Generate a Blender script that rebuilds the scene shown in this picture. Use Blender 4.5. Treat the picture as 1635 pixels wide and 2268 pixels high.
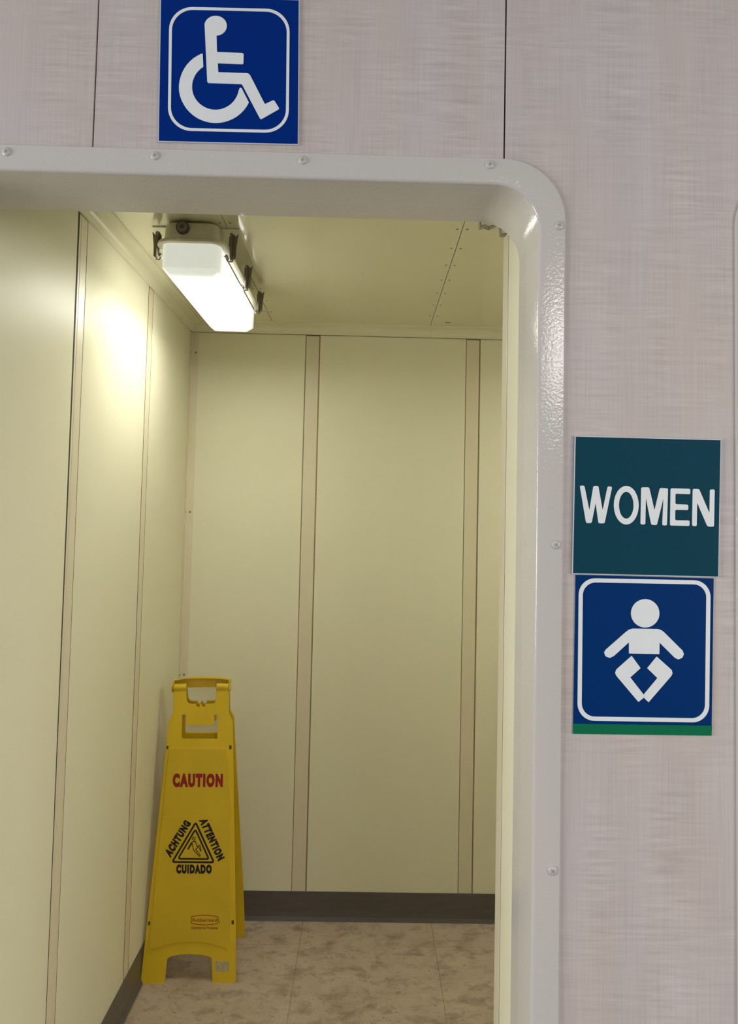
import bpy, bmesh, math, random
from mathutils import Vector, Matrix
scene = bpy.context.scene
for o in list(bpy.data.objects): bpy.data.objects.remove(o, do_unlink=True)
C = scene.collection
PI = math.pi

# ------------------------------------------------------------------ camera
cam_d = bpy.data.cameras.new('camera'); cam = bpy.data.objects.new('camera', cam_d); C.objects.link(cam)
cam_d.sensor_fit = 'VERTICAL'; cam_d.sensor_height = 24.0
cam_d.lens = 1600.0/2268.0*24.0
cam_d.shift_x = (817.5-836.24)/2268.0; cam_d.shift_y = (1068.99-1134.0)/2268.0
cam_d.clip_start = 0.01
YAW, PITCH, ROLL = 0.01389, 0.04915, -0.02141
fw = Vector((math.sin(YAW)*math.cos(PITCH), math.cos(YAW)*math.cos(PITCH), math.sin(PITCH)))
r0 = Vector((math.cos(YAW), -math.sin(YAW), 0)); d0 = fw.cross(r0)
rt = r0*math.cos(ROLL)+d0*math.sin(ROLL); dn = d0*math.cos(ROLL)-r0*math.sin(ROLL)
mw = Matrix(((rt.x, -dn.x, -fw.x, 0), (rt.y, -dn.y, -fw.y, -1.0), (rt.z, -dn.z, -fw.z, 1.44), (0, 0, 0, 1)))
cam.matrix_world = mw
scene.camera = cam

# ------------------------------------------------------------------ world and daylight
world = bpy.data.worlds.new('World'); scene.world = world; world.use_nodes = True
bg = world.node_tree.nodes['Background']
bg.inputs[0].default_value = (0.80, 0.86, 1.0, 1); bg.inputs[1].default_value = 0.28
def area(name, loc, target, sx, sy, power, col):
    d = bpy.data.lights.new(name, 'AREA'); d.shape = 'RECTANGLE'; d.size = sx; d.size_y = sy; d.energy = power; d.color = col
    o = bpy.data.objects.new(name, d); C.objects.link(o); o.location = loc
    o.rotation_euler = (Vector(target)-Vector(loc)).to_track_quat('-Z', 'Y').to_euler()
    return o
# lounge outside the doorway: ceiling luminaire behind the camera and the windows along both sides
area('lounge_luminaire', (1.20, -3.9, 2.585), (1.20, -3.9, 0), 0.9, 2.0, 105, (1.0, 0.96, 0.90)).rotation_euler = (0, 0, 0)
area('window_daylight_starboard', (3.0, -2.4, 1.40), (-0.3, 0.2, 1.20), 1.7, 1.1, 58, (1.0, 0.99, 0.97))
area('window_daylight_port', (-3.4, -1.15, 1.30), (0.2, 0.1, 0.95), 1.7, 1.2, 105, (0.96, 0.98, 1.0))

scene.view_settings.view_transform = 'Standard'; scene.view_settings.look = 'None'
scene.view_settings.gamma = 1.0; scene.view_settings.use_curve_mapping = False
scene.view_settings.exposure = -0.22

# ------------------------------------------------------------------ tuned colours and lamp output (linear)
CREAM = (.76, .725, .535, 1); STRIP = (.70, .63, .455, 1); CEILC = (.73, .70, .51, 1)
LAMP, LAMP_FAR, LAMP_END = 30.0, 56.0, .60; LAMPC = (1.0, 1.0, .90, 1)
LAM_D = (.455, .398, .388, 1); LAM_L = (.66, .60, .588, 1)
# traced outlines, metres in each sign's own plane (x across, y up), origin at the plate centre / at floor level of the panel
ISA_PLATE = [(-.0967,-.1061),(.1013,-.1049),(.0969,.1075),(-.101,.1064)]
ISA_BORDER = [(-.0834,-.0898),(.0868,-.0887),(.0836,.0922),(-.0874,.0908)]
ISA_BODY = [(-.0367,.0666),(-.0356,.0702),(-.0335,.0735),(-.0305,.0762),(-.0269,.0781),(-.0228,.079),(-.0186,.079),(-.0146,.078),(-.0111,.0761),(-.0081,.0733),(-.0061,.07),(-.0051,.0663),(-.0052,.0625),(-.0063,.0588),(-.0084,.0555),(-.0114,.0528),(-.0151,.0509),(-.0191,.05),(-.0192,.0505),(-.0177,.026),(.0183,.0258),(.02,.0243),(.0201,.0104),(.0188,.0095),(-.0162,.0097),(-.015,-.0033),(.0269,-.0035),(.0298,-.0057),(.0522,-.0477),(.064,-.0416),(.0658,-.0427),(.0725,-.0532),(.0718,-.0547),(.0479,-.0697),(.046,-.0691),(.0189,-.0197),(-.0287,-.0194),(-.0301,-.0177)]
ISA_WHEEL = [(-.0392,.0232),(-.0449,.0201),(-.0502,.0164),(-.055,.0119),(-.0593,.0068),(-.0629,.0011),(-.0658,-.005),(-.0679,-.0115),(-.0693,-.0182),(-.0698,-.0251),(-.0694,-.0321),(-.0679,-.0389),(-.0655,-.0454),(-.0622,-.0515),(-.0583,-.0572),(-.0537,-.0622),(-.0485,-.0667),(-.0429,-.0704),(-.0368,-.0733),(-.0305,-.0754),(-.024,-.0767),(-.0174,-.0771),(-.0108,-.0767),(-.0043,-.0754),(.0019,-.0732),(.0078,-.0703),(.0133,-.0667),(.0183,-.0623),(.0227,-.0574),(.0265,-.0519),(.0295,-.0459),(.0188,-.0257),(.0171,-.0247),(.0157,-.0258),(.0147,-.029),(.0137,-.0334),(.0122,-.0377),(.0101,-.0417),(.0076,-.0454),(.0046,-.0487),(.0012,-.0515),(-.0025,-.0539),(-.0065,-.0558),(-.0107,-.0571),(-.0151,-.0578),(-.0195,-.0579),(-.0239,-.0574),(-.0282,-.0564),(-.0323,-.0547),(-.0361,-.0525),(-.0397,-.0499),(-.0429,-.0467),(-.0456,-.0432),(-.0479,-.0393),(-.0496,-.0351),(-.0507,-.0307),(-.0513,-.0262),(-.0512,-.0217),(-.0506,-.0173),(-.0494,-.013),(-.0477,-.0089),(-.0455,-.0051),(-.0428,-.0017),(-.0398,.0014),(-.0364,.0039),(-.0379,.0228)]
WOMEN_PLATE = [(-.1031,-.0956),(.1003,-.0962),(.1042,.0954),(-.1008,.0958)]
LETTER_W = [(-.0938,.0265),(-.0874,.0267),(-.0802,-.0075),(-.0748,.0266),(-.068,.0267),(-.0618,-.0071),(-.0549,.0266),(-.0487,.0259),(-.059,-.0249),(-.0674,-.0251),(-.0716,.0031),(-.077,-.0249),(-.0846,-.0251)]
LETTER_M = [(-.0082,.026),(.0029,.0263),(.0104,-.0055),(.0179,.0258),(.0292,.0254),(.0277,-.0259),(.0213,-.026),(.0228,.0117),(.0137,-.0258),(.006,-.0255),(-.0017,.0118),(-.0024,-.0253),(-.009,-.0253)]
LETTER_E = [(.0328,.0257),(.0602,.0255),(.0602,.0179),(.0395,.0183),(.0395,.0037),(.0574,.0035),(.0574,-.0041),(.0393,-.0041),(.0391,-.0185),(.0592,-.0184),(.0592,-.026),(.0321,-.026)]
LETTER_N = [(.0638,.0256),(.0727,.0254),(.0871,-.0079),(.0878,.0253),(.0944,.0253),(.0933,-.0263),(.0843,-.0263),(.0698,.0067),(.0692,-.0262),(.0628,-.0259)]
LETTER_O_OUT = [(-.0117,.0012),(-.0119,.0054),(-.0126,.0094),(-.0136,.0133),(-.0151,.0168),(-.0168,.02),(-.0189,.0227),(-.0212,.0248),(-.0237,.0264),(-.0264,.0273),(-.0291,.0276),(-.0318,.0272),(-.0344,.0261),(-.0369,.0245),(-.0392,.0222),(-.0412,.0195),(-.043,.0162),(-.0444,.0126),(-.0454,.0087),(-.046,.0046),(-.0462,.0004),(-.0459,-.0037),(-.0453,-.0078),(-.0442,-.0116),(-.0428,-.0152),(-.041,-.0183),(-.039,-.021),(-.0366,-.0231),(-.0341,-.0247),(-.0315,-.0256),(-.0288,-.0259),(-.0261,-.0255),(-.0235,-.0245),(-.021,-.0228),(-.0187,-.0206),(-.0167,-.0178),(-.0149,-.0146),(-.0135,-.011),(-.0125,-.0071),(-.0119,-.003)]
LETTER_O_IN = [(-.0187,.001),(-.0189,.0039),(-.0192,.0068),(-.0199,.0094),(-.0207,.0119),(-.0218,.0141),(-.023,.016),(-.0244,.0174),(-.0259,.0185),(-.0274,.0192),(-.029,.0194),(-.0306,.0191),(-.0322,.0184),(-.0337,.0172),(-.035,.0157),(-.0362,.0138),(-.0373,.0115),(-.0381,.009),(-.0387,.0063),(-.039,.0035),(-.0392,.0006),(-.039,-.0023),(-.0386,-.0051),(-.038,-.0078),(-.0372,-.0103),(-.0361,-.0125),(-.0349,-.0143),(-.0335,-.0158),(-.032,-.0169),(-.0305,-.0175),(-.0289,-.0177),(-.0273,-.0175),(-.0257,-.0167),(-.0242,-.0156),(-.0229,-.0141),(-.0217,-.0121),(-.0206,-.0099),(-.0198,-.0074),(-.0192,-.0047),(-.0188,-.0019)]
BABY_PLATE = [(-.0966,-.1067),(.0937,-.1059),(.097,.1068),(-.0947,.1079)]
BABY_STRIP = [(-.0967,-.1082),(.0936,-.1074),(.0943,-.094),(-.0965,-.0945)]
BABY_BORDER = [(-.0912,-.0901),(.0899,-.0898),(.0925,.1039),(-.0907,.1038)]
BABY_HEAD = [(.0212,.0576),(.0208,.0613),(.0197,.065),(.0179,.0683),(.0154,.0712),(.0124,.0736),(.009,.0753),(.0053,.0764),(.0015,.0767),(-.0024,.0762),(-.0061,.075),(-.0095,.0731),(-.0125,.0707),(-.0149,.0677),(-.0167,.0643),(-.0178,.0606),(-.0182,.0568),(-.0178,.053),(-.0167,.0494),(-.0148,.046),(-.0124,.0431),(-.0094,.0408),(-.006,.0391),(-.0023,.038),(.0016,.0377),(.0054,.0382),(.0091,.0393),(.0125,.0412),(.0155,.0437),(.0179,.0467),(.0198,.0501),(.0209,.0537)]
BABY_TORSO = [(-.0157,.036),(.0191,.0361),(.0235,.0348),(.0271,.0325),(.0534,.0073),(.0552,.0025),(.053,-.0026),(.0474,-.0049),(.0426,-.0028),(.0215,.0175),(.0212,.0018),(-.0207,.002),(-.0208,.0173),(-.0414,-.0017),(-.0473,-.0047),(-.0531,-.0025),(-.0551,.0028),(-.0527,.0067),(-.025,.0313),(-.0207,.0345)]
BABY_LEG_A = [(-.017,-.0012),(-.0046,-.0176),(-.0188,-.0305),(-.0005,-.0532),(-.0001,-.0576),(-.0074,-.0636),(-.0379,-.0289),(-.0397,-.0247),(-.0379,-.0199)]
BABY_LEG_B = [(.0176,-.0015),(.0383,-.0193),(.0395,-.0238),(.0377,-.0277),(.0065,-.0637),(-.0001,-.0576),(-.0003,-.0535),(.0187,-.0308),(.0045,-.0176)]
CS_OUTLINE = [(-.1037,.8672),(-.1007,.7968),(-.1026,.7883),(-.1114,.7786),(-.1133,.7726),(-.1162,.6888),(-.1508,.0047),(-.1487,-.0013),(-.1432,-.0035),(-.0883,-.0046),(-.0809,-.0025),(-.0776,.005),(-.0749,.0624),(-.0723,.0706),(-.0663,.0754),(-.0371,.0806),(-.0065,.082),(.0314,.0795),(.0542,.0742),(.0603,.0698),(.0622,.0611),(.0668,.0056),(.0694,.0006),(.0746,-.0012),(.1324,-.001),(.1375,.0011),(.1387,.0059),(.1309,.1684),(.092,.7739),(.0895,.7792),(.0809,.7927),(.0788,.7992),(.0762,.8687),(.0361,.8684),(.0348,.8439),(.0322,.8322),(.0256,.8287),(.0019,.8286),(.0013,.8213),(-.0042,.8176),(-.0099,.8212),(-.0114,.8265),(-.0143,.8284),(-.0162,.8265),(-.0169,.8211),(-.0224,.8174),(-.0281,.821),(-.0292,.8276),(-.0478,.8275),(-.0555,.831),(-.0597,.8383),(-.0626,.8675)]
CS_WINDOW = [(-.0707,.7934),(-.0583,.7934),(-.0565,.7614),(.0336,.7619),(.0319,.7941),(.0436,.7942),(.0455,.723),(.0425,.7194),(-.0639,.7189),(-.0683,.7224)]
CS_SLOTS = [[(-.115,.6971),(-.1086,.6972),(-.1085,.6864),(-.1149,.6864)],[(.0851,.6993),(.0926,.6993),(.0932,.6873),(.0857,.6873)],[(-.139,.1765),(-.1329,.1765),(-.1331,.165),(-.139,.165)],[(.1173,.1773),(.1247,.1773),(.1253,.1657),(.1179,.1658)]]
CS_RAISED = [(-.0951,.6925),(.0723,.6932),(.0781,.6913),(.0806,.6861),(.0892,.5806),(.1155,.1154),(.1151,.1044),(.1111,.0983),(.1045,.0974),(.075,.1065),(.039,.1145),(-.0014,.117),(-.0416,.1152),(-.0789,.1083),(-.1113,.0991),(-.1218,.0977),(-.1292,.1021),(-.1319,.1109),(-.1074,.6841),(-.1062,.6888),(-.1017,.6917)]
CS_LABEL = [(.0727,.0605),(.1165,.0605),(.1174,.0317),(.077,.0315)]
CS_HINGES = [[(-.1034,.8799),(-.0625,.8808)],[(.0346,.8828),(.0745,.8834)]]
CS_ARCH = [(-.104,.8913),(-.1043,.8997),(-.1026,.9032),(-.0694,.9096),(-.0124,.9132),(.0379,.9116),(.0733,.9084),(.077,.9063),(.0776,.893)]
CS_CAPBOT = [(-.1033,.8794),(.0781,.8824)]
CS_CAUTION = [(-.087,.572),(.0716,.5723),(.0705,.614),(-.0891,.6143)]
CS_ACHTUNG = [(-.0806,.3609),(-.0211,.4635),(-.043,.475),(-.1012,.3785)]
CS_ATTENTION = [(.001,.4727),(.0676,.3504),(.0892,.3623),(.0259,.4809)]
CS_CUIDADO = [(-.0603,.3155),(.0506,.3148),(.0487,.3419),(-.0614,.3429)]
CS_TRI_OUT = [(-.0081,.4665),(.0553,.3481),(-.0742,.3498)]
CS_TRI_IN = [(-.0079,.4457),(.0391,.3579),(-.0569,.3592)]
CS_HEAD = [(-.0068,.4181),(-.007,.4165),(-.0079,.4151),(-.0093,.4142),(-.011,.4139),(-.0127,.4142),(-.0142,.4152),(-.0152,.4165),(-.0156,.4181),(-.0154,.4197),(-.0145,.4211),(-.0131,.422),(-.0114,.4223),(-.0097,.422),(-.0082,.4211),(-.0072,.4197)]
CS_ARM = [(-.0272,.3883),(-.0174,.4053)]
CS_BODY = [(-.0174,.4063),(-.0143,.4089),(-.0063,.4105),(.0008,.3945),(.0065,.3987),(.0093,.3976),(.0136,.3827),(.0111,.3817),(.0076,.3912)]
CS_BODY2 = [(-.0156,.4037),(-.0105,.3854),(.0078,.3668),(.011,.3668),(.0114,.3697),(-.0029,.3854),(-.0026,.3883),(.0063,.3948)]
CS_LOGO = [(-.0062,.191),(.0116,.1941),(.0346,.1952),(.0577,.1937),(.0771,.1899),(.0774,.1712),(.059,.1684),(.0361,.1672),(.013,.1688),(-.0054,.1725)]
CS_RUBB = [(-.0015,.1764),(.0728,.1758),(.0727,.1853),(-.0017,.1858)]
CS_COMM = [(-.0052,.1554),(.0767,.1544),(.0763,.1623),(-.0054,.1632)]
CS_DOT = [(.081,.1736)]
CS_FRAME = {'base': [-.5155,1.4205,.0],'yaw': .0384,'dfoot': -.1195,'dtop': -.018,'ztop': .873}

# ------------------------------------------------------------------ helpers
def s2l(r, g, b):
    f = lambda c: (c/255/12.92 if c/255 <= .04045 else ((c/255+.055)/1.055)**2.4)
    return (f(r), f(g), f(b), 1)
MATS = {}
def mat(name, col, rough=.5, spec=.5, metal=0, bump=None, vary=None, coat=0, emit=None):
    """col: linear rgba; bump=(scale,strength,distance,stretch); vary=(scale,amount,stretch)"""
    m = bpy.data.materials.new(name); m.use_nodes = True; MATS[name] = m
    nt = m.node_tree; b = nt.nodes['Principled BSDF']
    b.inputs['Base Color'].default_value = col; b.inputs['Roughness'].default_value = rough
    b.inputs['Metallic'].default_value = metal; b.inputs['Specular IOR Level'].default_value = spec
    b.inputs['Coat Weight'].default_value = coat; b.inputs['Coat Roughness'].default_value = .08
    if vary or bump:
        geo = nt.nodes.new('ShaderNodeNewGeometry')
    if vary:
        mp = nt.nodes.new('ShaderNodeMapping'); mp.inputs['Scale'].default_value = vary[2]
        nt.links.new(geo.outputs['Position'], mp.inputs['Vector'])
        n = nt.nodes.new('ShaderNodeTexNoise'); n.inputs['Scale'].default_value = vary[0]; n.inputs['Detail'].default_value = 6
        nt.links.new(mp.outputs[0], n.inputs['Vector'])
        mx = nt.nodes.new('ShaderNodeMix'); mx.data_type = 'RGBA'; a = vary[1]
        mx.inputs[6].default_value = (col[0]*(1-a), col[1]*(1-a), col[2]*(1-a), 1)
        mx.inputs[7].default_value = (min(1, col[0]*(1+a)), min(1, col[1]*(1+a)), min(1, col[2]*(1+a)), 1)
        nt.links.new(n.outputs['Fac'], mx.inputs[0]); nt.links.new(mx.outputs[2], b.inputs['Base Color'])
    if bump:
        mp2 = nt.nodes.new('ShaderNodeMapping'); mp2.inputs['Scale'].default_value = bump[3] if len(bump) > 3 else (1, 1, 1)
        nt.links.new(geo.outputs['Position'], mp2.inputs['Vector'])
        n2 = nt.nodes.new('ShaderNodeTexNoise'); n2.inputs['Scale'].default_value = bump[0]; n2.inputs['Detail'].default_value = 3
        nt.links.new(mp2.outputs[0], n2.inputs['Vector'])
        bp = nt.nodes.new('ShaderNodeBump'); bp.inputs['Strength'].default_value = bump[1]; bp.inputs['Distance'].default_value = bump[2]
        nt.links.new(n2.outputs['Fac'], bp.inputs['Height']); nt.links.new(bp.outputs[0], b.inputs['Normal'])
        if coat: nt.links.new(bp.outputs[0], b.inputs['Coat Normal'])
    return m

def obj(name, bm, m, parent=None, smooth=False, bevel=0, seg=2):
    bmesh.ops.recalc_face_normals(bm, faces=bm.faces)
    me = bpy.data.meshes.new(name); bm.to_mesh(me); bm.free()
    if smooth:
        for p in me.polygons: p.use_smooth = True
    me.materials.append(MATS[m])
    o = bpy.data.objects.new(name, me); C.objects.link(o)
    if parent: o.parent = parent
    if bevel:
        md = o.modifiers.new('bevel', 'BEVEL'); md.width = bevel; md.segments = seg; md.limit_method = 'ANGLE'; md.angle_limit = .6
    return o
def dup(o, parent=None, loc=None):
    c = o.copy(); C.objects.link(c)
    if parent: c.parent = parent
    if loc is not None: c.location = loc
    return c
def box(bm, x0, x1, y0, y1, z0, z1):
    v = [bm.verts.new(p) for p in ((x0,y0,z0),(x1,y0,z0),(x1,y1,z0),(x0,y1,z0),(x0,y0,z1),(x1,y0,z1),(x1,y1,z1),(x0,y1,z1))]
    for f in ((0,3,2,1),(4,5,6,7),(0,1,5,4),(1,2,6,5),(2,3,7,6),(3,0,4,7)): bm.faces.new([v[i] for i in f])
    return bm
def B(*a):
    bm = bmesh.new()
    return box(bm, *a)
def prism(pts, y0, y1, bm=None, holes=()):
    """polygon in (x,z) with holes, extruded from y0 (front) to y1"""
    bm = bm or bmesh.new()
    loops = [list(pts)]+[list(h) for h in holes]
    if not holes:
        a = [bm.verts.new((p[0], y0, p[1])) for p in pts]; b = [bm.verts.new((p[0], y1, p[1])) for p in pts]
        bm.faces.new(a); bm.faces.new(b[::-1])
        for i in range(len(pts)):
            j = (i+1) % len(pts); bm.faces.new((a[i], b[i], b[j], a[j]))
        return bm
    for y in (y0, y1):
        t = bmesh.new(); es = []
        for lp in loops:
            vs = [t.verts.new((p[0], y, p[1])) for p in lp]
            for i in range(len(vs)): es.append(t.edges.new((vs[i], vs[(i+1) % len(vs)])))
        bmesh.ops.triangle_fill(t, use_beauty=True, use_dissolve=False, edges=es)
        me = bpy.data.meshes.new('tmp'); t.to_mesh(me); t.free(); bm.from_mesh(me); bpy.data.meshes.remove(me)
    for lp in loops:
        a = [bm.verts.new((p[0], y0, p[1])) for p in lp]; b = [bm.verts.new((p[0], y1, p[1])) for p in lp]
        for i in range(len(lp)):
            j = (i+1) % len(lp); bm.faces.new((a[i], b[i], b[j], a[j]))
    bmesh.ops.remove_doubles(bm, verts=bm.verts, dist=1e-6)
    return bm
def round_poly(pts, r, n=4):
    out = []; N = len(pts)
    for i in range(N):
        p, a, b = Vector(pts[i]), Vector(pts[i-1]), Vector(pts[(i+1) % N])
        da, db = (a-p), (b-p); la, lb = da.length, db.length
        rr = min(r, la*.45, lb*.45); s, e = p+da/la*rr, p+db/lb*rr
        for k in range(n+1):
            t = k/n; q = s*(1-t)**2+p*2*t*(1-t)+e*t*t; out.append((q.x, q.y))
    return out
def quad_pt(q, u, v):
    a, b, c, d = [Vector(p) for p in q]
    return (a*(1-u)+b*u)*(1-v)+(d*(1-u)+c*u)*v
def rounded_quad(q, r, n=10):
    """q: BL,BR,TR,TL corners; circular corners"""
    out = []
    for i in range(4):
        p, a, b = Vector(q[i]), Vector(q[i-1]), Vector(q[(i+1) % 4])
        da = (a-p).normalized(); db = (b-p).normalized(); c = p+(da+db)*r
        for k in range(n+1):
            t = PI/2*k/n; w = c-db*r*math.cos(t)-da*r*math.sin(t)
            out.append((w.x, w.y))
    return out
def ring(outer, inner, y0, y1, bm=None):
    bm = bm or bmesh.new(); n = len(outer)
    V = [[bm.verts.new((p[0], y, p[1])) for p in lp] for lp, y in ((outer, y0), (inner, y0), (outer, y1), (inner, y1))]
    for i in range(n):
        j = (i+1) % n
        bm.faces.new((V[0][i], V[0][j], V[1][j], V[1][i])); bm.faces.new((V[2][i], V[3][i], V[3][j], V[2][j]))
        bm.faces.new((V[0][i], V[2][i], V[2][j], V[0][j])); bm.faces.new((V[1][i], V[1][j], V[3][j], V[3][i]))
    return bm
def inset_quad(q, d):
    out = []
    for i in range(4):
        p, a, b = Vector(q[i]), Vector(q[i-1]), Vector(q[(i+1) % 4])
        w = p+((a-p).normalized()+(b-p).normalized())*d; out.append((w.x, w.y))
    return out
def stroke(bm, pts, w, y0, y1, closed=False):
    """polyline of constant width with round joints"""
    P = [Vector(p) for p in pts]; N = len(P)
    for i in range(N if closed else N-1):
        a, b = P[i], P[(i+1) % N]; d = (b-a).normalized(); n = Vector((-d.y, d.x))*w/2
        prism([tuple(a-n), tuple(b-n), tuple(b+n), tuple(a+n)], y0, y1, bm)
    for k, p in enumerate(P):
        e = (k+1)*1e-6
        prism([(p.x+w/2*math.cos(t), p.y+w/2*math.sin(t)) for t in [2*PI*i/10 for i in range(10)]], y0-e, y1, bm)
    return bm
def cyl(bm, p0, p1, r0, r1=None, n=16, caps=True):
    r1 = r0 if r1 is None else r1
    p0, p1 = Vector(p0), Vector(p1); d = (p1-p0).normalized(); q = d.to_track_quat('Z', 'Y')
    A, Bv = [], []
    for i in range(n):
        a = 2*PI*i/n; w = q @ Vector((math.cos(a), math.sin(a), 0))
        A.append(bm.verts.new(p0+w*r0)); Bv.append(bm.verts.new(p1+w*r1))
    for i in range(n):
        j = (i+1) % n; bm.faces.new((A[i], A[j], Bv[j], Bv[i]))
    if caps: bm.faces.new(A[::-1]); bm.faces.new(Bv)
    return bm
def tube(bm, pts, r, n=8):
    for a, b in zip(pts[:-1], pts[1:]): cyl(bm, a, b, r, n=n)
    return bm
def extrude_profile(prof, axis, a, b):
    """closed profile of (p,q) extruded along axis: axis 'x' -> (t,p,q); axis 'y' -> (p,t,q)"""
    bm = bmesh.new(); f = (lambda t, p: (t, p[0], p[1])) if axis == 'x' else (lambda t, p: (p[0], t, p[1]))
    A = [bm.verts.new(f(a, p)) for p in prof]; Bv = [bm.verts.new(f(b, p)) for p in prof]
    bm.faces.new(A); bm.faces.new(Bv[::-1])
    for i in range(len(prof)):
        j = (i+1) % len(prof); bm.faces.new((A[i], Bv[i], Bv[j], A[j]))
    return bm
def tag(o, label, cat, kind=None, group=None):
    o['label'] = label; o['category'] = cat
    if kind: o['kind'] = kind
    if group: o['group'] = group
    return o
def empty(name, loc=(0, 0, 0), rz=0):
    o = bpy.data.objects.new(name, None); o.empty_display_size = .05; C.objects.link(o); o.location = loc; o.rotation_euler = (0, 0, rz)
    return o

# ------------------------------------------------------------------ materials
mat('cream', CREAM, .38, .10, bump=(9, .06, .004), vary=(3, .03, (1, 1, .3)))
mat('cream_strip', STRIP, .38, .5, vary=(6, .05, (1, 1, .2)))
mat('cream_ceiling', CEILC, .30, .5, coat=1.0, bump=(6, .05, .003), vary=(3, .03, (1, 1, 1)))
mat('cream_crown', CREAM, .3, .3)
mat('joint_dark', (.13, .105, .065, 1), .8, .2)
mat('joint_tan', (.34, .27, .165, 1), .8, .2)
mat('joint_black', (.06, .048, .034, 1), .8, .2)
mat('vinyl_base', (.105, .090, .082, 1), .38, .5, bump=(30, .1, .002, (1, 1, 3)), vary=(12, .25, (1, 1, 4)))
mat('frame_paint', (.585, .552, .51, 1), .10, .5, bump=(240, .32, .0011))
mat('recess_shade', (.30, .28, .26, 1), .5, .3)
mat('screw_paint', (.56, .53, .50, 1), .25, .5)
mat('steel_dark', (.27, .24, .20, 1), .32, .5, metal=.7)
mat('steel', (.45, .43, .38, 1), .28, .5, metal=.9)
mat('housing', (.74, .70, .57, 1), .45, .4, vary=(25, .25, (1, 1, 1)))
mat('gland_grey', (.22, .20, .16, 1), .6, .3)
mat('grommet', (.10, .095, .08, 1), .6, .3)
mat('sign_blue', (.000, .025, .205, 1), .5, .05)
mat('sign_navy', (.000, .031, .150, 1), .5, .05)
mat('sign_teal', (.005, .054, .084, 1), .5, .05)
mat('sign_green', (.006, .160, .072, 1), .5, .05)
mat('sign_white', (.80, .82, .82, 1), .45, .4, vary=(60, .04, (1, 1, 1)))
mat('sign_edge', (.60, .62, .66, 1), .4, .4)
mat('yellow', (.66, .445, .016, 1), .42, .4, bump=(220, .06, .0005), vary=(14, .10, (1, 1, 1)))
mat('yellow_field', (.60, .405, .018, 1), .5, .35, bump=(260, .10, .0005), vary=(11, .13, (1, 1, 1)))
mat('slot_shade', (.10, .065, .012, 1), .7, .2)
mat('print_red', (.27, .012, .014, 1), .5, .3)
mat('print_black', (.012, .010, .010, 1), .5, .3)
mat('print_logo', (.24, .045, .006, 1), .5, .3)
mat('label_rest', (.42, .36, .20, 1), .6, .3, vary=(160, .5, (1, 1, 1)))
mat('lounge_deck', (.045, .04, .036, 1), .6, .3)
mat('lounge_ceiling', (.55, .55, .55, 1), .6, .3)

# lamp diffuser: white acrylic lit by the tubes behind it; the tubes stop short of the two ends
def lens_material(name, power):
    m = bpy.data.materials.new(name); m.use_nodes = True; MATS[name] = m; nt = m.node_tree; b = nt.nodes['Principled BSDF']
    b.inputs['Base Color'].default_value = (.62, .70, .70, 1); b.inputs['Roughness'].default_value = .25
    tc = nt.nodes.new('ShaderNodeTexCoord'); sp = nt.nodes.new('ShaderNodeSeparateXYZ'); nt.links.new(tc.outputs['Object'], sp.inputs[0])
    ab = nt.nodes.new('ShaderNodeMath'); ab.operation = 'ABSOLUTE'; nt.links.new(sp.outputs['Y'], ab.inputs[0])
    mr = nt.nodes.new('ShaderNodeMapRange'); mr.interpolation_type = 'SMOOTHSTEP'
    mr.inputs['From Min'].default_value = .268; mr.inputs['From Max'].default_value = .13; mr.inputs['To Min'].default_value = .0; mr.inputs['To Max'].default_value = 1.0
    nt.links.new(ab.outputs[0], mr.inputs['Value'])
    ml = nt.nodes.new('ShaderNodeMath'); ml.operation = 'MULTIPLY_ADD'; nt.links.new(mr.outputs[0], ml.inputs[0]); ml.inputs[1].default_value = power; ml.inputs[2].default_value = LAMP_END
    mz = nt.nodes.new('ShaderNodeMapRange'); mz.inputs['From Min'].default_value = -.118; mz.inputs['From Max'].default_value = -.132; mz.inputs['To Min'].default_value = .11; mz.inputs['To Max'].default_value = 1.0
    nt.links.new(sp.outputs['Z'], mz.inputs['Value'])
    mm = nt.nodes.new('ShaderNodeMath'); mm.operation = 'MULTIPLY'; nt.links.new(mr.outputs[0], mm.inputs[0]); nt.links.new(mz.outputs[0], mm.inputs[1]); nt.links.new(mm.outputs[0], ml.inputs[0])
    b.inputs['Emission Color'].default_value = LAMPC
    nt.links.new(ml.outputs[0], b.inputs['Emission Strength'])
lens_material('lens', LAMP)
lens_material('lens_far', LAMP_FAR)

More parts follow.
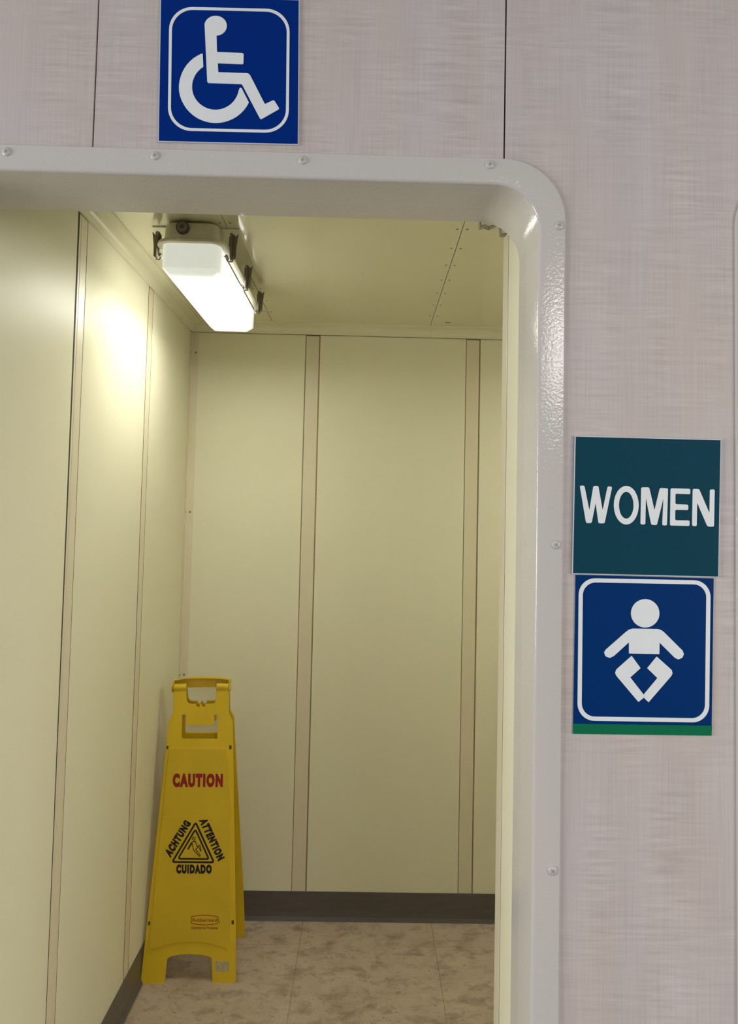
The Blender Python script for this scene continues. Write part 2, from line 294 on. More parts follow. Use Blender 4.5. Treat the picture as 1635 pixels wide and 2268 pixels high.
# wood-look laminate: fine vertical lines and wavy cross figure
def laminate():
    m = bpy.data.materials.new('laminate'); m.use_nodes = True; MATS['laminate'] = m; nt = m.node_tree; b = nt.nodes['Principled BSDF']
    b.inputs['Roughness'].default_value = .5; b.inputs['Specular IOR Level'].default_value = .35
    g = nt.nodes.new('ShaderNodeNewGeometry')
    def noise(scale, stretch, det=4, dist=0):
        mp = nt.nodes.new('ShaderNodeMapping'); mp.inputs['Scale'].default_value = stretch; nt.links.new(g.outputs['Position'], mp.inputs['Vector'])
        n = nt.nodes.new('ShaderNodeTexNoise'); n.inputs['Scale'].default_value = scale; n.inputs['Detail'].default_value = det; n.inputs['Distortion'].default_value = dist
        nt.links.new(mp.outputs[0], n.inputs['Vector']); return n.outputs['Fac']
    def math_(op, a, bb):
        n = nt.nodes.new('ShaderNodeMath'); n.operation = op
        for i, v in enumerate((a, bb)):
            if isinstance(v, (int, float)): n.inputs[i].default_value = v
            else: nt.links.new(v, n.inputs[i])
        return n.outputs[0]
    fine = noise(1, (460, 1, 7), 2)
    cross = noise(1, (13, 1, 185), 3, .5)
    broad = noise(1, (15, 1, 1.6), 3)
    mask = noise(1, (13, 1, 6), 2)
    mr = nt.nodes.new('ShaderNodeMapRange'); mr.inputs['From Min'].default_value = .34; mr.inputs['From Max'].default_value = .62; nt.links.new(mask, mr.inputs['Value'])
    v = math_('MULTIPLY', math_('SUBTRACT', fine, .5), .38)
    v = math_('ADD', v, math_('MULTIPLY', math_('MULTIPLY', math_('SUBTRACT', cross, .5), .85), mr.outputs[0]))
    v = math_('ADD', v, math_('MULTIPLY', math_('SUBTRACT', broad, .5), .30))
    v = math_('ADD', v, .5)
    cr = nt.nodes.new('ShaderNodeValToRGB'); e = cr.color_ramp.elements
    e[0].position = .22; e[0].color = LAM_D; e[1].position = .78; e[1].color = LAM_L
    nt.links.new(v, cr.inputs[0])
    tint = nt.nodes.new('ShaderNodeMix'); tint.data_type = 'RGBA'; tint.blend_type = 'MULTIPLY'; tint.inputs[7].default_value = (1.0, .965, .90, 1)
    hue = noise(1, (10, 1, 2.2), 2)
    mr2 = nt.nodes.new('ShaderNodeMapRange'); mr2.inputs['From Min'].default_value = .38; mr2.inputs['From Max'].default_value = .62; nt.links.new(hue, mr2.inputs['Value'])
    nt.links.new(mr2.outputs[0], tint.inputs[0]); nt.links.new(cr.outputs[0], tint.inputs[6]); nt.links.new(tint.outputs[2], b.inputs['Base Color'])
laminate()

# worn vinyl floor tile
def vinyl():
    m = bpy.data.materials.new('vinyl_tile'); m.use_nodes = True; MATS['vinyl_tile'] = m; nt = m.node_tree; b = nt.nodes['Principled BSDF']
    b.inputs['Roughness'].default_value = .5; b.inputs['Specular IOR Level'].default_value = .35
    g = nt.nodes.new('ShaderNodeNewGeometry')
    def ramp(scale, stretch, lo, hi, det=8, dist=0):
        mp = nt.nodes.new('ShaderNodeMapping'); mp.inputs['Scale'].default_value = stretch; nt.links.new(g.outputs['Position'], mp.inputs['Vector'])
        n = nt.nodes.new('ShaderNodeTexNoise'); n.inputs['Scale'].default_value = scale; n.inputs['Detail'].default_value = det; n.inputs['Roughness'].default_value = .68; n.inputs['Distortion'].default_value = dist
        nt.links.new(mp.outputs[0], n.inputs['Vector'])
        mr = nt.nodes.new('ShaderNodeMapRange'); mr.inputs['From Min'].default_value = lo; mr.inputs['From Max'].default_value = hi; nt.links.new(n.outputs['Fac'], mr.inputs['Value']); return mr.outputs[0]
    def mix(f, a, c):
        x = nt.nodes.new('ShaderNodeMix'); x.data_type = 'RGBA'; nt.links.new(f, x.inputs[0])
        for i, v in ((6, a), (7, c)):
            if isinstance(v, tuple): x.inputs[i].default_value = v
            else: nt.links.new(v, x.inputs[i])
        return x.outputs[2]
    col = mix(ramp(7, (1, 1, 1), .35, .65), (.41, .325, .235, 1), (.52, .42, .315, 1))
    col = mix(ramp(12, (1, 1.5, 1), .50, .72, 12, .3), col, (.20, .155, .115, 1))
    col = mix(ramp(60, (1, 2.0, 1), .58, .68, 8, 1.6), col, (.11, .085, .06, 1))
    nt.links.new(col, b.inputs['Base Color'])
vinyl()

# ------------------------------------------------------------------ the setting
CEIL = 2.15; XL = -.665; YB = 1.66; XR = 1.6; OL, OR, OT = -.6485, .2343, 1.9155   # room faces, door opening
LINE = .265                                                                        # inner face of the front bulkhead

# wall_front: bulkhead core with the door opening, laminate panels on its outer face
core = bmesh.new()
box(core, -2.2, XL-.02, .006, LINE, 0, 2.6); box(core, XL-.02, OR+.012, .006, .118, OT+.012, 2.6); box(core, XL-.02, OR+.012, .118, LINE, 2.02, 2.6); box(core, OR+.012, .565, .006, LINE-.004, 0, 2.6)
box(core, .565, 1.42, .16, LINE-.004, 0, OT+.012); box(core, .565, 1.42, .006, LINE-.004, OT+.012, 2.6); box(core, 1.42, 2.4, .006, LINE-.004, 0, 2.6)
wall_front = tag(obj('wall_front', core, 'joint_dark'), 'pale pinkish wood-grain laminate wall around the doorway', 'wall', 'structure')
def lam(pts): return obj('panel', prism(pts, 0, .006), 'laminate', wall_front, bevel=.0006, seg=1)
g = .0011; h = .008
lam([(-2.2, 0), (OL-h, 0), (OL-h, OT+h), (-.398-g, OT+h), (-.398-g, 2.6), (-2.2, 2.6)])
lam([(-.398+g, OT+h), (.1842-g, OT+h), (.1842-g, 2.6), (-.398+g, 2.6)])
lam([(.1842+g, OT+h), (OR+h, OT+h), (OR+h, 0), (.54, 0), (.54, OT+h), (.77, OT+h), (.77, 2.6), (.1842+g, 2.6)])
lam([(.7722, OT+h), (1.40, OT+h), (1.40, 0), (2.4, 0), (2.4, 2.6), (.7722, 2.6)])

def door_frame(x0, x1, zt, rin, rout, fl, depth, y_back_cut=None):
    """rounded steel frame: flange on the wall, rolled edge, jamb and soffit"""
    def path(off, r, y):
        X0, X1, Z = x0-off, x1+off, zt+off; pts = [(X0, y, 0)]; n = 14
        for zz in (.5, 1.0, 1.5): pts.append((X0, y, zz))
        for k in range(n+1):
            a = PI-PI/2*k/n; pts.append((X0+r+r*math.cos(a), y, Z-r+r*math.sin(a)))
        for k in range(n+1):
            a = PI/2-PI/2*k/n; pts.append((X1-r+r*math.cos(a), y, Z-r+r*math.sin(a)))
        for zz in (1.5, 1.0, .5): pts.append((X1, y, zz))
        pts.append((X1, y, 0)); return pts
    bm = bmesh.new(); secs = [path(fl, rout, 0.0005), path(fl, rout, -.0030), path(fl-.0008, rout-.0008, -.0037)]
    e = .0045
    for k in range(6):
        a = PI/2*k/5; secs.append(path(e-e*math.sin(a), rin+e-e*math.sin(a), -.0037+e-e*math.cos(a)))
    secs += [path(-.0016, rin-.0016, .074), path(-.0010, rin-.0010, .0745), path(-.0006, rin-.0006, depth), path(.004, rin+.004, depth), path(.004, rin+.004, .02)]
    V = [[bm.verts.new(p) for p in s] for s in secs]
    for a, b in zip(V[:-1], V[1:]):
        for i in range(len(a)-1): bm.faces.new((a[i], a[i+1], b[i+1], b[i]))
    return bm
frame = obj('trim_1', door_frame(OL, OR, OT, .066, .088, .037, .126), 'frame_paint', smooth=True)
md = frame.modifiers.new('edges', 'EDGE_SPLIT'); md.split_angle = math.radians(38)
tag(frame, 'glossy beige steel door frame with rounded corner around the open doorway', 'door frame', 'structure')
frame2 = obj('trim_2', door_frame(.5505, 1.40, OT, .066, .088, .037, .126), 'frame_paint', smooth=True)
md = frame2.modifiers.new('edges', 'EDGE_SPLIT'); md.split_angle = math.radians(38)
tag(frame2, 'beige steel frame of the neighbouring doorway right of the signs', 'door frame', 'structure')
d2 = obj('door_1', B(.552, 1.3985, .126, .158, .004, OT), 'frame_paint'); tag(d2, 'closed beige door leaf inside the neighbouring frame', 'door', 'structure')
obj('door_panel', B(.62, 1.33, .122, .1262, .25, OT-.12), 'cream_strip', d2, bevel=.003)

# painted cross-head screws on the flange
def screw_mesh(r=.0064):
    bm = bmesh.new(); n = 20; rings = [(r, 0), (r*.97, -.0011), (r*.8, -.0020), (r*.45, -.0026), (0, -.0027)]
    prev = None
    for rr, y in rings:
        if rr == 0: cur = [bm.verts.new((0, y, 0))]
        else: cur = [bm.verts.new((rr*math.cos(2*PI*i/n), y, rr*math.sin(2*PI*i/n))) for i in range(n)]
        if prev:
            for i in range(n):
                j = (i+1) % n
                bm.faces.new((prev[i], prev[j], cur[0]) if len(cur) == 1 else (prev[i], prev[j], cur[j], cur[i]))
        prev = cur
    return bm
s0 = obj('screw', screw_mesh(), 'screw_paint', frame, smooth=True)
cross = bmesh.new(); box(cross, -.0028, .0028, -.00295, -.0024, -.0004, .0004); box(cross, -.0004, .0004, -.00296, -.0024, -.0028, .0028)
r0_ = obj('cross_recess', cross, 'recess_shade', s0)  # shade of the recess put into colour: darker cross on the painted head
spots = [(-.3088, 1.9419), (-.1014, 1.9414), (.1631, 1.9425), (.2623, 1.8577), (.262, 1.4089), (.2612, .970), (-.516, 1.9415)]
for i, (x, z) in enumerate(spots):
    if i == 0: s = s0
    else:
        s = dup(s0); c = dup(r0_); c.parent = s
    s.location = (x, -.0036, z); s.rotation_euler = (0, random.Random(i).uniform(0, 1.5), 0)
s = dup(s0, frame2, (.5215, -.0036, 1.046)); c = dup(r0_); c.parent = s
jb = bmesh.new(); cyl(jb, (OR, .062, 1.408), (OR-.002, .062, 1.408), .0052, .004, 14); obj('bolt_head', jb, 'screw_paint', frame, smooth=False)
# paint run hanging at the back edge of the soffit, and two bent clips in the corner behind it
dr = bmesh.new(); bmesh.ops.create_uvsphere(dr, u_segments=14, v_segments=8, radius=.0078, matrix=Matrix.Translation((-.2035, .1205, OT+.0022)) @ Matrix.Diagonal((1, .7, .7, 1)))
obj('paint_run', dr, 'frame_paint', frame, smooth=True)
def clip(pts, wy):
    bm = bmesh.new(); th = .0007
    for a, b in zip(pts[:-1], pts[1:]):
        a, b = Vector(a), Vector(b); n = Vector((-(b-a).y, (b-a).x)).normalized()*th
        prism([tuple(a-n), tuple(b-n), tuple(b+n), tuple(a+n)], .128, .128+wy, bm)
    return bm
obj('clip', clip([(.1705, 1.9165), (.1715, 1.9085), (.178, 1.911), (.186, 1.9085), (.197, 1.913)], .014), 'steel_dark', frame)
obj('clip', clip([(.203, 1.912), (.2045, 1.897), (.2125, 1.8975), (.2165, 1.903)], .012), 'steel_dark', frame)

# right-hand lining of the doorway: cream panel and its corner profile
lin = tag(obj('wall_right_lining', B(OR+.010, OR+.012, .127, LINE, 0, CEIL), 'joint_dark'), 'cream lining of the door reveal behind the frame', 'wall', 'structure')
lin.name = 'wall_reveal'
obj('panel', B(OR, OR+.010, .1275, .2185, 0, CEIL-.001), 'cream', lin, bevel=.0008)
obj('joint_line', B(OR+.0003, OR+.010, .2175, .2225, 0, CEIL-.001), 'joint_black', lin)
obj('corner_profile', B(OR-.0006, OR+.012, .2215, LINE+.0015, 0, CEIL-.001), 'cream_strip', lin, bevel=.003)
inner = tag(obj('wall_inner', B(OR+.0125, XR, LINE-.003, LINE, 0, CEIL), 'cream'), 'cream inner face of the front bulkhead beside the doorway', 'wall', 'structure')
wr = tag(obj('wall_right', B(XR, XR+.03, LINE, YB+.04, 0, CEIL), 'cream'), 'cream far side wall of the washroom', 'wall', 'structure')

# floor: worn vinyl tiles
floor = tag(obj('floor', B(XL-.02, XR, .006, YB+.03, -.03, -.002), 'joint_dark'), 'worn scuffed beige vinyl tile floor of the washroom', 'floor', 'structure')
TS = .457; gx, gy = -.195, 1.508; first = None
xs = [XL-.01]+[gx+TS*k for k in range(-1, 5) if XL < gx+TS*k < XR]+[XR]
ys = [.0062, gy-3*TS, gy-2*TS, gy-TS, gy, YB+.01]
for i in range(len(xs)-1):
    for j in range(len(ys)-1):
        dz = random.Random(i*7+j).uniform(-.0002, .0002)
        obj('tile', B(xs[i]+.0006, xs[i+1]-.0006, ys[j]+.0006, ys[j+1]-.0006, -.002, dz), 'vinyl_tile', floor)

# ceiling: riveted panels
ceiling = tag(obj('ceiling', B(XL-.02, XR, LINE-.003, YB+.03, CEIL+.006, CEIL+.03), 'joint_dark'), 'glossy cream riveted panel ceiling of the washroom', 'ceiling', 'structure')
seams = [XL-.015, -.3605, .2182, .797, 1.376, XR]
for a, b in zip(seams[:-1], seams[1:]):
    obj('panel', B(a+.0008, b-.0008, LINE-.002, YB+.02, CEIL, CEIL+.006), 'cream_ceiling', ceiling)
def rivet_mesh(r=.0032, hgt=.0013):
    bm = bmesh.new(); n = 12; V = []
    for rr, z in ((r, 0), (r*.8, -hgt*.7), (r*.35, -hgt)):
        V.append([bm.verts.new((rr*math.cos(2*PI*i/n), rr*math.sin(2*PI*i/n), z)) for i in range(n)])
    for a, b in zip(V[:-1], V[1:]):
        for i in range(n): bm.faces.new((a[i], a[(i+1) % n], b[(i+1) % n], b[i]))
    bm.faces.new(V[-1]); return bm
rv0 = None
for sx in seams[1:-1]:
    for k in range(-2, 7):
        y = .857+.126*k
        if y < LINE+.02 or y > 1.6: continue
        for d in (-.0122, .0122):
            if rv0 is None: rv0 = obj('rivet', rivet_mesh(), 'steel_dark', ceiling, smooth=True); r_ = rv0
            else: r_ = dup(rv0)
            r_.location = (sx+d, y, CEIL)
obj('ceiling_slot', B(.268, .286, 1.566, 1.573, CEIL-.0008, CEIL), 'joint_dark', ceiling)

# back wall: flush panels with recessed joint strips
wall_back = tag(obj('wall_back', B(XL-.03, XR, YB+.012, YB+.04, 0, CEIL), 'joint_dark'), 'cream panelled back wall of the washroom', 'wall', 'structure')
ZT = 2.1145
bs = [(-.2415, -.1865), (.3565, .411), (.9545, 1.009)]
edges_ = [XL+.001]
for a, b in bs: edges_ += [a, b]
edges_ += [XR]
for i in range(0, len(edges_), 2):
    obj('panel', B(edges_[i], edges_[i+1], YB, YB+.013, .05, ZT), 'cream', wall_back, bevel=.0015)
for a, b in bs:
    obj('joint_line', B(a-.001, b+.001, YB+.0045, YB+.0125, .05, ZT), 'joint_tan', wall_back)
    obj('joint_strip', B(a+.0028, b-.0045, YB+.0030, YB+.013, .05, ZT-.003), 'cream_strip', wall_back, bevel=.0008)
# corner profile between the left and back walls, with its screws
cpb = bmesh.new(); box(cpb, XL, -.637, YB-.0022, YB+.001, .1, ZT); box(cpb, XL-.001, XL+.002, YB-.014, YB, .1, ZT)
cp = obj('corner_profile', cpb, 'cream_strip', wall_back, bevel=.0006)
for x, z in ((-.6462, 2.0384), (-.6478, 1.448), (-.6492, .859)):
    b_ = bmesh.new(); cyl(b_, (x, YB-.0022, z), (x, YB-.0042, z), .0042, .0030, 12); obj('screw', b_, 'steel_dark', wall_back)
    b_ = bmesh.new(); cyl(b_, (XL+.002, YB-.010, z), (XL+.0034, YB-.010, z), .0032, .0024, 12); obj('screw', b_, 'steel_dark', wall_back)

# left wall
wall_left = tag(obj('wall_left', B(XL-.04, XL-.012, .127, YB+.03, 0, CEIL), 'joint_dark'), 'cream panelled left wall of the washroom', 'wall', 'structure')
def lpanel(y0b, y0t, y1b, y1t, x=XL, th=.013, name='panel', m='cream', z1=ZT+.005, bev=.0015):
    bm = bmesh.new(); P = [(y0b, .05), (y1b, .05), (y1t, z1), (y0t, z1)]
    A = [bm.verts.new((x, p[0], p[1])) for p in P]; Bv = [bm.verts.new((x-th, p[0], p[1])) for p in P]
    bm.faces.new(A); bm.faces.new(Bv[::-1])
    for i in range(4): bm.faces.new((A[i], Bv[i], Bv[(i+1) % 4], A[(i+1) % 4]))
    return obj(name, bm, m, wall_left, bevel=bev)
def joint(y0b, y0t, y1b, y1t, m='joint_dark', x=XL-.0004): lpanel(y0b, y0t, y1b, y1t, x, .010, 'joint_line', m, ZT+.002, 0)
lpanel(.128, .128, .6170, .6085)
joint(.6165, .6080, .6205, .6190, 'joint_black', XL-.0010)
lpanel(.6203, .6185, .6290, .6275, XL-.0006, .011, 'joint_strip', 'cream_strip', ZT+.002, .0003)
lpanel(.6295, .6280, .6640, .6625, XL-.0001, .011, 'joint_strip', 'cream_strip', ZT+.002, .0005)
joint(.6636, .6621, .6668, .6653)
lpanel(.6665, .6650, 1.1350, 1.1365)
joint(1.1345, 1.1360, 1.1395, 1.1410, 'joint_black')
lpanel(1.1393, 1.1408, 1.1795, 1.1815, XL, .010, 'joint_strip', 'cream_strip', ZT+.002, .0005)
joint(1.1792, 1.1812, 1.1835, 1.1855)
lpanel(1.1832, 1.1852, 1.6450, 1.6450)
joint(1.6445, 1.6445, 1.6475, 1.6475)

# crown mouldings under the ceiling: thin lip on top, cove below
def crown_profile(s):
    p = [(0, 2.1155), (.004*s, 2.1160)]
    for k in range(7):
        a = PI/2*k/6*.92; p.append((s*(.006+.030*(1-math.cos(a))), 2.1175+.026*math.sin(a)))
    p += [(.038*s, 2.1438), (.0405*s, 2.1458), (.0475*s, 2.1452), (.0485*s, 2.1465), (.0485*s, CEIL), (0, CEIL)]
    return p
cl = obj('trim_3', extrude_profile([(XL+p, q+.002 if q < 2.14 else q) for p, q in crown_profile(1)], 'y', LINE, YB-.0005), 'cream_crown')
tag(cl, 'cream cove moulding along the top of the left washroom wall', 'moulding', 'structure')
cb = obj('trim_4', extrude_profile([(YB+p, q) for p, q in crown_profile(-1)], 'x', XL+.0005, XR), 'cream_crown')
tag(cb, 'cream cove moulding along the top of the back washroom wall', 'moulding', 'structure')
# baseboards: dark vinyl cove base
def base_profile(s):
    return [(0, .1), (s*.003, .1), (s*.0035, .03), (s*.005, .014), (s*.009, .004), (s*.011, .0005), (0, .0005)]
bb = obj('baseboard_back', extrude_profile([(YB+p, q) for p, q in base_profile(-1)], 'x', XL+.0115, XR), 'vinyl_base')
tag(bb, 'dark brown vinyl cove baseboard along the back wall', 'baseboard', 'structure')
bl = obj('baseboard_left', extrude_profile([(XL+p, q+(.006 if q > .05 else 0)) for p, q in base_profile(1)], 'y', .13, YB-.0005), 'vinyl_base')
tag(bl, 'dark brown vinyl cove baseboard along the left wall', 'baseboard', 'structure')

# lounge outside the doorway, behind the camera: deck and overhead
tag(obj('floor_lounge', B(-4, 4, -5.5, .006, -.05, -.002), 'lounge_deck'), 'deck in front of the laminate wall', 'floor', 'structure')
tag(obj('ceiling_lounge', B(-4, 4, -5.5, .006, 2.6, 2.65), 'lounge_ceiling'), 'overhead above the laminate wall', 'ceiling', 'structure')

# ------------------------------------------------------------------ ceiling light
def lamp(cx, label, lens='lens'):
    y0, y1 = .712, 1.285; yc = (y0+y1)/2; L = (y1-y0)/2
    root = empty('ceiling_light', (cx, yc, CEIL))
    tag(root, label, 'ceiling light')
    def rr(hx, hy, r, n=6):
        q = [(-hx, -hy), (hx, -hy), (hx, hy), (-hx, hy)]; return rounded_quad(q, r, n)
    def loft(secs, caps=(True, True)):
        bm = bmesh.new(); V = [[bm.verts.new((p[0], p[1], z)) for p in pts] for pts, z in secs]; n = len(V[0])
        for a, b in zip(V[:-1], V[1:]):
            for i in range(n): bm.faces.new((a[i], a[(i+1) % n], b[(i+1) % n], b[i]))
        if caps[0]: bm.faces.new(V[0])
        if caps[1]: bm.faces.new(V[-1][::-1])
        return bm
    z = lambda w: w-CEIL
    obj('mounting_plate', B(-.106, .109, .763-yc, 1.122-yc, -.0028, 0), 'cream_ceiling', root, bevel=.0008)
    hs = obj('housing', loft([(rr(.061, L-.012, .022), z(2.1455)), (rr(.065, L-.006, .022), z(2.140)), (rr(.067, L-.003, .022), z(2.104))]), 'housing', root, smooth=True)
    hs.modifiers.new('e', 'EDGE_SPLIT').split_angle = .8
    rim = obj('rim', loft([(rr(.067, L-.004, .024), z(2.106)), (rr(.084, L+.004, .040), z(2.1005)), (rr(.086, L+.006, .042), z(2.097)), (rr(.086, L+.006, .042), z(2.093)), (rr(.082, L+.003, .040), z(2.0915)), (rr(.075, L-.004, .034), z(2.0915))]), 'housing', root, smooth=True)
    rim.modifiers.new('e', 'EDGE_SPLIT').split_angle = .8
    def cut(hx, hy, c): return [(-hx+c, -hy), (hx-c, -hy), (hx, -hy+c), (hx, hy-c), (hx-c, hy), (-hx+c, hy), (-hx, hy-c), (-hx, -hy+c)]
    ln = obj('lens', loft([(rr(.071, L-.004, .026), z(2.0945)), (rr(.0705, L-.005, .022), z(2.085)), (rr(.068, L-.007, .012), z(2.0330)), (rr(.0675, L-.0075, .011), z(2.0322)), (rr(.0502, L-.0268, .003), z(2.0182)), (rr(.0495, L-.0275, .003), z(2.018))]), lens, root, smooth=True)
    ln.modifiers.new('e', 'EDGE_SPLIT').split_angle = .35
    # cable gland on the near end
    gb = bmesh.new(); gy = -L+.0015
    cyl(gb, (-.018, gy+.004, z(2.128)), (-.018, gy-.006, z(2.128)), .0158, .0152, 24)
    gl = obj('cable_gland', gb, 'grommet', root); gl2 = bmesh.new(); cyl(gl2, (-.018, gy-.005, z(2.128)), (-.018, gy-.0085, z(2.128)), .0128, .0118, 20); gp = obj('gland_ring', gl2, 'gland_grey', gl)
    gl3 = bmesh.new(); cyl(gl3, (-.018, gy-.0083, z(2.128)), (-.018, gy-.0096, z(2.128)), .0055, .005, 16); obj('gland_plug', gl3, 'grommet', gl)
    cyl_s = bmesh.new()
    # wire-and-lever latches on both long sides
    def latch(side, y):
        s = side; x = .0875*s
        lv = bmesh.new()
        q = [(-.012, z(2.072)), (-.004, z(2.066)), (.006, z(2.072)), (.014, z(2.122)), (.010, z(2.134)), (-.008, z(2.134)), (-.016, z(2.128))]
        A = [lv.verts.new((x+.002*s, y+p[0], p[1])) for p in q]; Bv = [lv.verts.new((x+.0045*s, y+p[0], p[1])) for p in q]
        lv.faces.new(A); lv.faces.new(Bv[::-1])
        for i in range(len(q)): lv.faces.new((A[i], Bv[i], Bv[(i+1) % len(q)], A[(i+1) % len(q)]))
        pl = [(x+.0005*s, z(2.100)), (x+.0005*s, z(2.078)), (x+.008*s, z(2.071)), (x+.014*s, z(2.076)), (x+.015*s, z(2.105)), (x+.019*s, z(2.137)), (x+.012*s, z(2.130)), (x+.003*s, z(2.139)), (x-.004*s, z(2.128)), (x-.004*s, z(2.106))]
        prism(pl, y+.006, y+.0075, lv)
        lo = obj('latch', lv, 'steel_dark', root)
        w = bmesh.new()
        tube(w, [(x+.008*s, y+.016, z(2.137)), (x+.010*s, y+.013, z(2.100)), (x+.006*s, y+.004, z(2.066)), (x-.004*s, y-.002, z(2.064)), (x-.010*s, y-.004, z(2.076))], .0022)
        obj('latch_lever', w, 'steel', lo)
        c = bmesh.new(); cyl(c, (x-.006*s, y-.012, z(2.074)), (x-.006*s, y+.008, z(2.074)), .0042, n=10); obj('latch_hook', c, 'steel', lo)
    for y in (.760, .985, 1.215):
        latch(1, y-yc); latch(-1, y-yc)
    ws = bmesh.new(); tube(ws, [(.0755, -L+.05, z(2.078)), (.0755, L-.05, z(2.078))], .0028); obj('gasket', ws, 'steel', root)
    return root
lamp(-.440, 'lit enclosed fluorescent light with translucent cover beside the left washroom wall')
lamp(1.02, 'unseen second lit fluorescent ceiling light added at the far side of the washroom', 'lens_far')  # added out of view as fill; side follows the caution sign's shadow

# ------------------------------------------------------------------ wall signs (flat plates, on the laminate)
def sign(name, o, label, cat='sign', y=-.0004):
    r = empty(name, (o[0], y, o[1])); tag(r, label, cat); return r
T = .0022
isa = sign('accessibility_sign', (-.209, 2.069), 'blue square wheelchair symbol sign on the wall above the doorway')
obj('plate', prism(ISA_PLATE, -T, 0), 'sign_edge', isa)
obj('face', prism(inset_quad(ISA_PLATE, .0013), -T-.0003, -T), 'sign_blue', isa)
obj('border', ring(rounded_quad(ISA_BORDER, .0335), rounded_quad(inset_quad(ISA_BORDER, .0041), .0300), -T-.0009, -T), 'sign_white', isa)
obj('wheelchair_user', prism(round_poly(ISA_BODY, .001, 2), -T-.0011, -T), 'sign_white', isa)
obj('wheelchair_wheel', prism(ISA_WHEEL, -T-.0010, -T), 'sign_white', isa)

wom = sign('women_sign', (.388, 1.4645), 'dark teal sign with raised white WOMEN lettering beside the doorway', y=-.0016)
obj('plate', prism(WOMEN_PLATE, -T, 0), 'sign_edge', wom)
obj('face', prism(inset_quad(WOMEN_PLATE, .0012), -T-.0003, -T), 'sign_teal', wom)
for nm in ('W', 'M', 'E', 'N'):
    obj('letter', prism(round_poly(globals()['LETTER_'+nm], .0021), -T-.0011, -T), 'sign_white', wom)
obj('letter', ring(LETTER_O_OUT, LETTER_O_IN, -T-.0011, -T), 'sign_white', wom)

bab = sign('baby_changing_sign', (.3853, 1.2598), 'blue baby symbol sign with green strip mounted under the WOMEN sign')
obj('plate', prism(BABY_PLATE, -T*.6, 0), 'sign_navy', bab)
obj('green_strip', prism(BABY_STRIP, -T*.6-.0004, 0), 'sign_green', bab)
obj('border', ring(rounded_quad(BABY_BORDER, .0230), rounded_quad(inset_quad(BABY_BORDER, .0057), .0180), -T*.6-.0007, -T*.6), 'sign_white', bab)
for nm, d in (('baby_head', BABY_HEAD), ('baby_torso', BABY_TORSO), ('baby_leg', BABY_LEG_A), ('baby_leg', BABY_LEG_B)):
    obj(nm, prism(d if nm == 'baby_head' else round_poly(d, .0006, 2), -T*.6-.0008, -T*.6), 'sign_white', bab)

# ------------------------------------------------------------------ folding caution sign
def text_bm(word, quad, y0, y1, weight):
    """word laid out in a quad (BL,BR,TR,TL) of the panel plane"""
    cu = bpy.data.curves.new('txt', 'FONT'); cu.body = word; cu.size = 1; cu.offset = weight; cu.resolution_u = 4; cu.space_character = 1.0+weight*3.4
    to = bpy.data.objects.new('txt', cu); C.objects.link(to)
    me = bpy.data.meshes.new_from_object(to.evaluated_get(bpy.context.evaluated_depsgraph_get()))
    bpy.data.objects.remove(to, do_unlink=True)
    xs = [v.co.x for v in me.vertices]; ys = [v.co.y for v in me.vertices]; X0, X1, Y0, Y1 = min(xs), max(xs), min(ys), max(ys)
    bm = bmesh.new(); bm.from_mesh(me); bpy.data.meshes.remove(me)
    for v in bm.verts:
        p = quad_pt(quad, (v.co.x-X0)/(X1-X0), (v.co.y-Y0)/(Y1-Y0)); v.co = (p.x, y0, p.y)
    for f in bm.faces: f.smooth = False
    fs = bmesh.ops.extrude_face_region(bm, geom=bm.faces[:])
    for f in bm.faces: f.smooth = False
    for v in [g_ for g_ in fs['geom'] if isinstance(g_, bmesh.types.BMVert)]: v.co.y = y1
    return bm
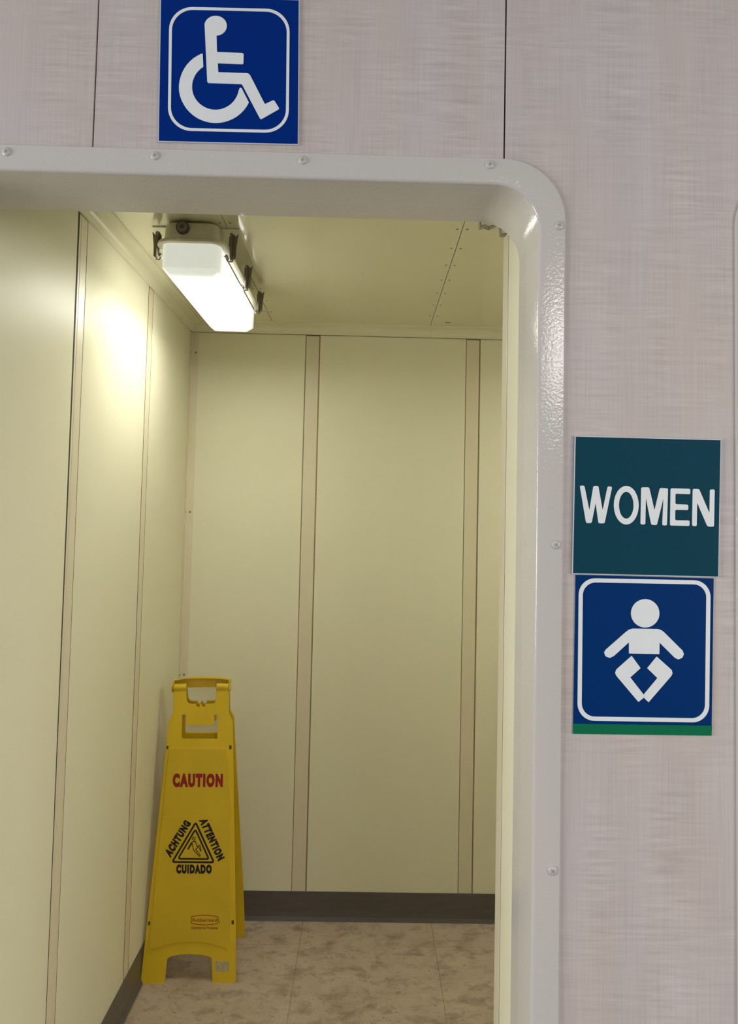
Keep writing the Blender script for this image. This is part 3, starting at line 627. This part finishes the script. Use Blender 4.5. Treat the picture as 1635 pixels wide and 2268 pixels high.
def caution():
    F = CS_FRAME; root = empty('caution_sign', F['base'], F['yaw'])
    tag(root, 'yellow folding wet floor caution sign standing in the washroom corner', 'caution sign')
    run = F['dtop']-F['dfoot']; ang = math.atan2(run, F['ztop'])
    MF = Matrix.Translation((0, F['dfoot'], 0)) @ Matrix.Rotation(-ang, 4, 'X')
    MR = Matrix.Translation((-.003, -F['dfoot']+.004, 0)) @ Matrix.Rotation(ang+.012, 4, 'X')
    def part(name, bm, m, M, parent=root, smooth=False, bevel=0):
        o = obj(name, bm, m, None, smooth, bevel); o.data.transform(M); o.parent = parent; return o
    th = .007
    fp = part('front_panel', prism(CS_OUTLINE, 0, th, holes=[CS_WINDOW]+CS_SLOTS), 'yellow', MF)
    fp.modifiers.new('b', 'BEVEL').width = .0010; fp.modifiers['b'].segments = 2; fp.modifiers['b'].limit_method = 'ANGLE'
    # raised message field with a soft edge
    c = Vector((sum(p[0] for p in CS_RAISED)/len(CS_RAISED), sum(p[1] for p in CS_RAISED)/len(CS_RAISED)))
    part('message_field', prism(CS_RAISED, -.0048, .0005), 'yellow_field', MF, fp, bevel=.0026)
    y0, y1 = -.0051, -.0046
    for w_, q, m, wt in (('CAUTION', CS_CAUTION, 'print_red', .08), ('ACHTUNG', CS_ACHTUNG, 'print_black', .085), ('ATTENTION', CS_ATTENTION, 'print_black', .085), ('CUIDADO', CS_CUIDADO, 'print_black', .085), ('Rubbermaid', CS_RUBB, 'print_logo', .012), ('Commercial Products', CS_COMM, 'print_logo', .02)):
        part('lettering', text_bm(w_, q, y0, y1, wt), m, MF, fp)
    tri = bmesh.new()
    for P, w_ in ((CS_TRI_OUT, .0056), (CS_TRI_IN, .0051)):
        stroke(tri, round_poly(P, .0075, 5), w_, y0, y1, True)
    part('warning_triangle', tri, 'print_black', MF, fp)
    fg = bmesh.new(); stroke(fg, CS_HEAD, .0024, y0, y1, True); stroke(fg, CS_ARM, .0050, y0, y1)
    stroke(fg, CS_BODY, .0024, y0, y1); stroke(fg, CS_BODY2, .0024, y0, y1)
    part('slipping_figure', fg, 'print_black', MF, fp)
    lg = bmesh.new(); stroke(lg, round_poly(CS_LOGO, .003, 3), .0019, y0, y1, True); stroke(lg, [CS_DOT[0], (CS_DOT[0][0]+.0003, CS_DOT[0][1])], .0028, y0, y1)
    part('logo_outline', lg, 'print_logo', MF, fp)
    part('label_residue', prism(CS_LABEL, -.0003, .0004), 'label_rest', MF, fp)
    for q in CS_SLOTS: part('slot', prism(q, .0012, .006), 'slot_shade', MF, fp)  # dark inserts stand in for the shade inside the slot holes
    # hinge knuckles with pin heads
    for k, (a, b) in enumerate(CS_HINGES):
        hb = bmesh.new(); cyl(hb, (a[0], .0075, a[1]), (b[0], .0075, b[1]), .0125, n=24)
        box(hb, a[0], b[0], .001, .010, a[1]-.022, a[1]-.004)
        hk = part('hinge_knuckle', hb, 'yellow', MF, fp, bevel=.001)
        e = a if k == 0 else b; s = -1 if k == 0 else 1
        pb = bmesh.new(); cyl(pb, (e[0]+s*.0015, .0085, e[1]-.003), (e[0]+s*.0055, .0085, e[1]-.003), .0145, .0128, 20)
        part('pin_head', pb, 'yellow', MF, hk)
    # rear leaf: same outline as the front, carrying the arched handle
    rear = CS_OUTLINE
    rp = part('rear_panel', prism(rear, 0, th, holes=[CS_WINDOW]), 'yellow', MR)
    part('rear_field', prism([(p[0]*.96, p[1]) for p in CS_RAISED], th-.0005, th+.0022), 'yellow_field', MR, rp)
    # arched cap: thin shell over the hinge line with a recessed face
    arch = [Vector(p) for p in CS_ARCH]; ab = bmesh.new(); t = .0034
    inn = []
    for i, p in enumerate(arch):
        a = arch[max(0, i-1)]; b = arch[min(len(arch)-1, i+1)]; d = (b-a).normalized(); inn.append(p+Vector((d.y, -d.x))*t)
    for i in range(len(arch)-1):
        q = [tuple(arch[i]), tuple(arch[i+1]), tuple(inn[i+1]), tuple(inn[i])]
        prism(q, -.004, .030, ab)
    hd = part('handle', ab, 'yellow', MF, rp)
    fb = [tuple(p) for p in inn]
    n = 24; x0, x1 = CS_CAPBOT[0][0]+.004, CS_CAPBOT[1][0]-.004
    low = [(x0+(x1-x0)*i/n, CS_CAPBOT[0][1]+(CS_CAPBOT[1][1]-CS_CAPBOT[0][1])*i/n+.0006*math.sin(i*1.6)-.0005) for i in range(n+1)]
    part('handle_web', prism(fb+low[::-1], .016, .0195), 'yellow', MF, hd)
    gb = bmesh.new(); stroke(gb, low[4:-4], .0016, .010, .0195); part('grip_edge', gb, 'yellow', MF, hd)
    return root
caution()
bpy.context.view_layer.update()
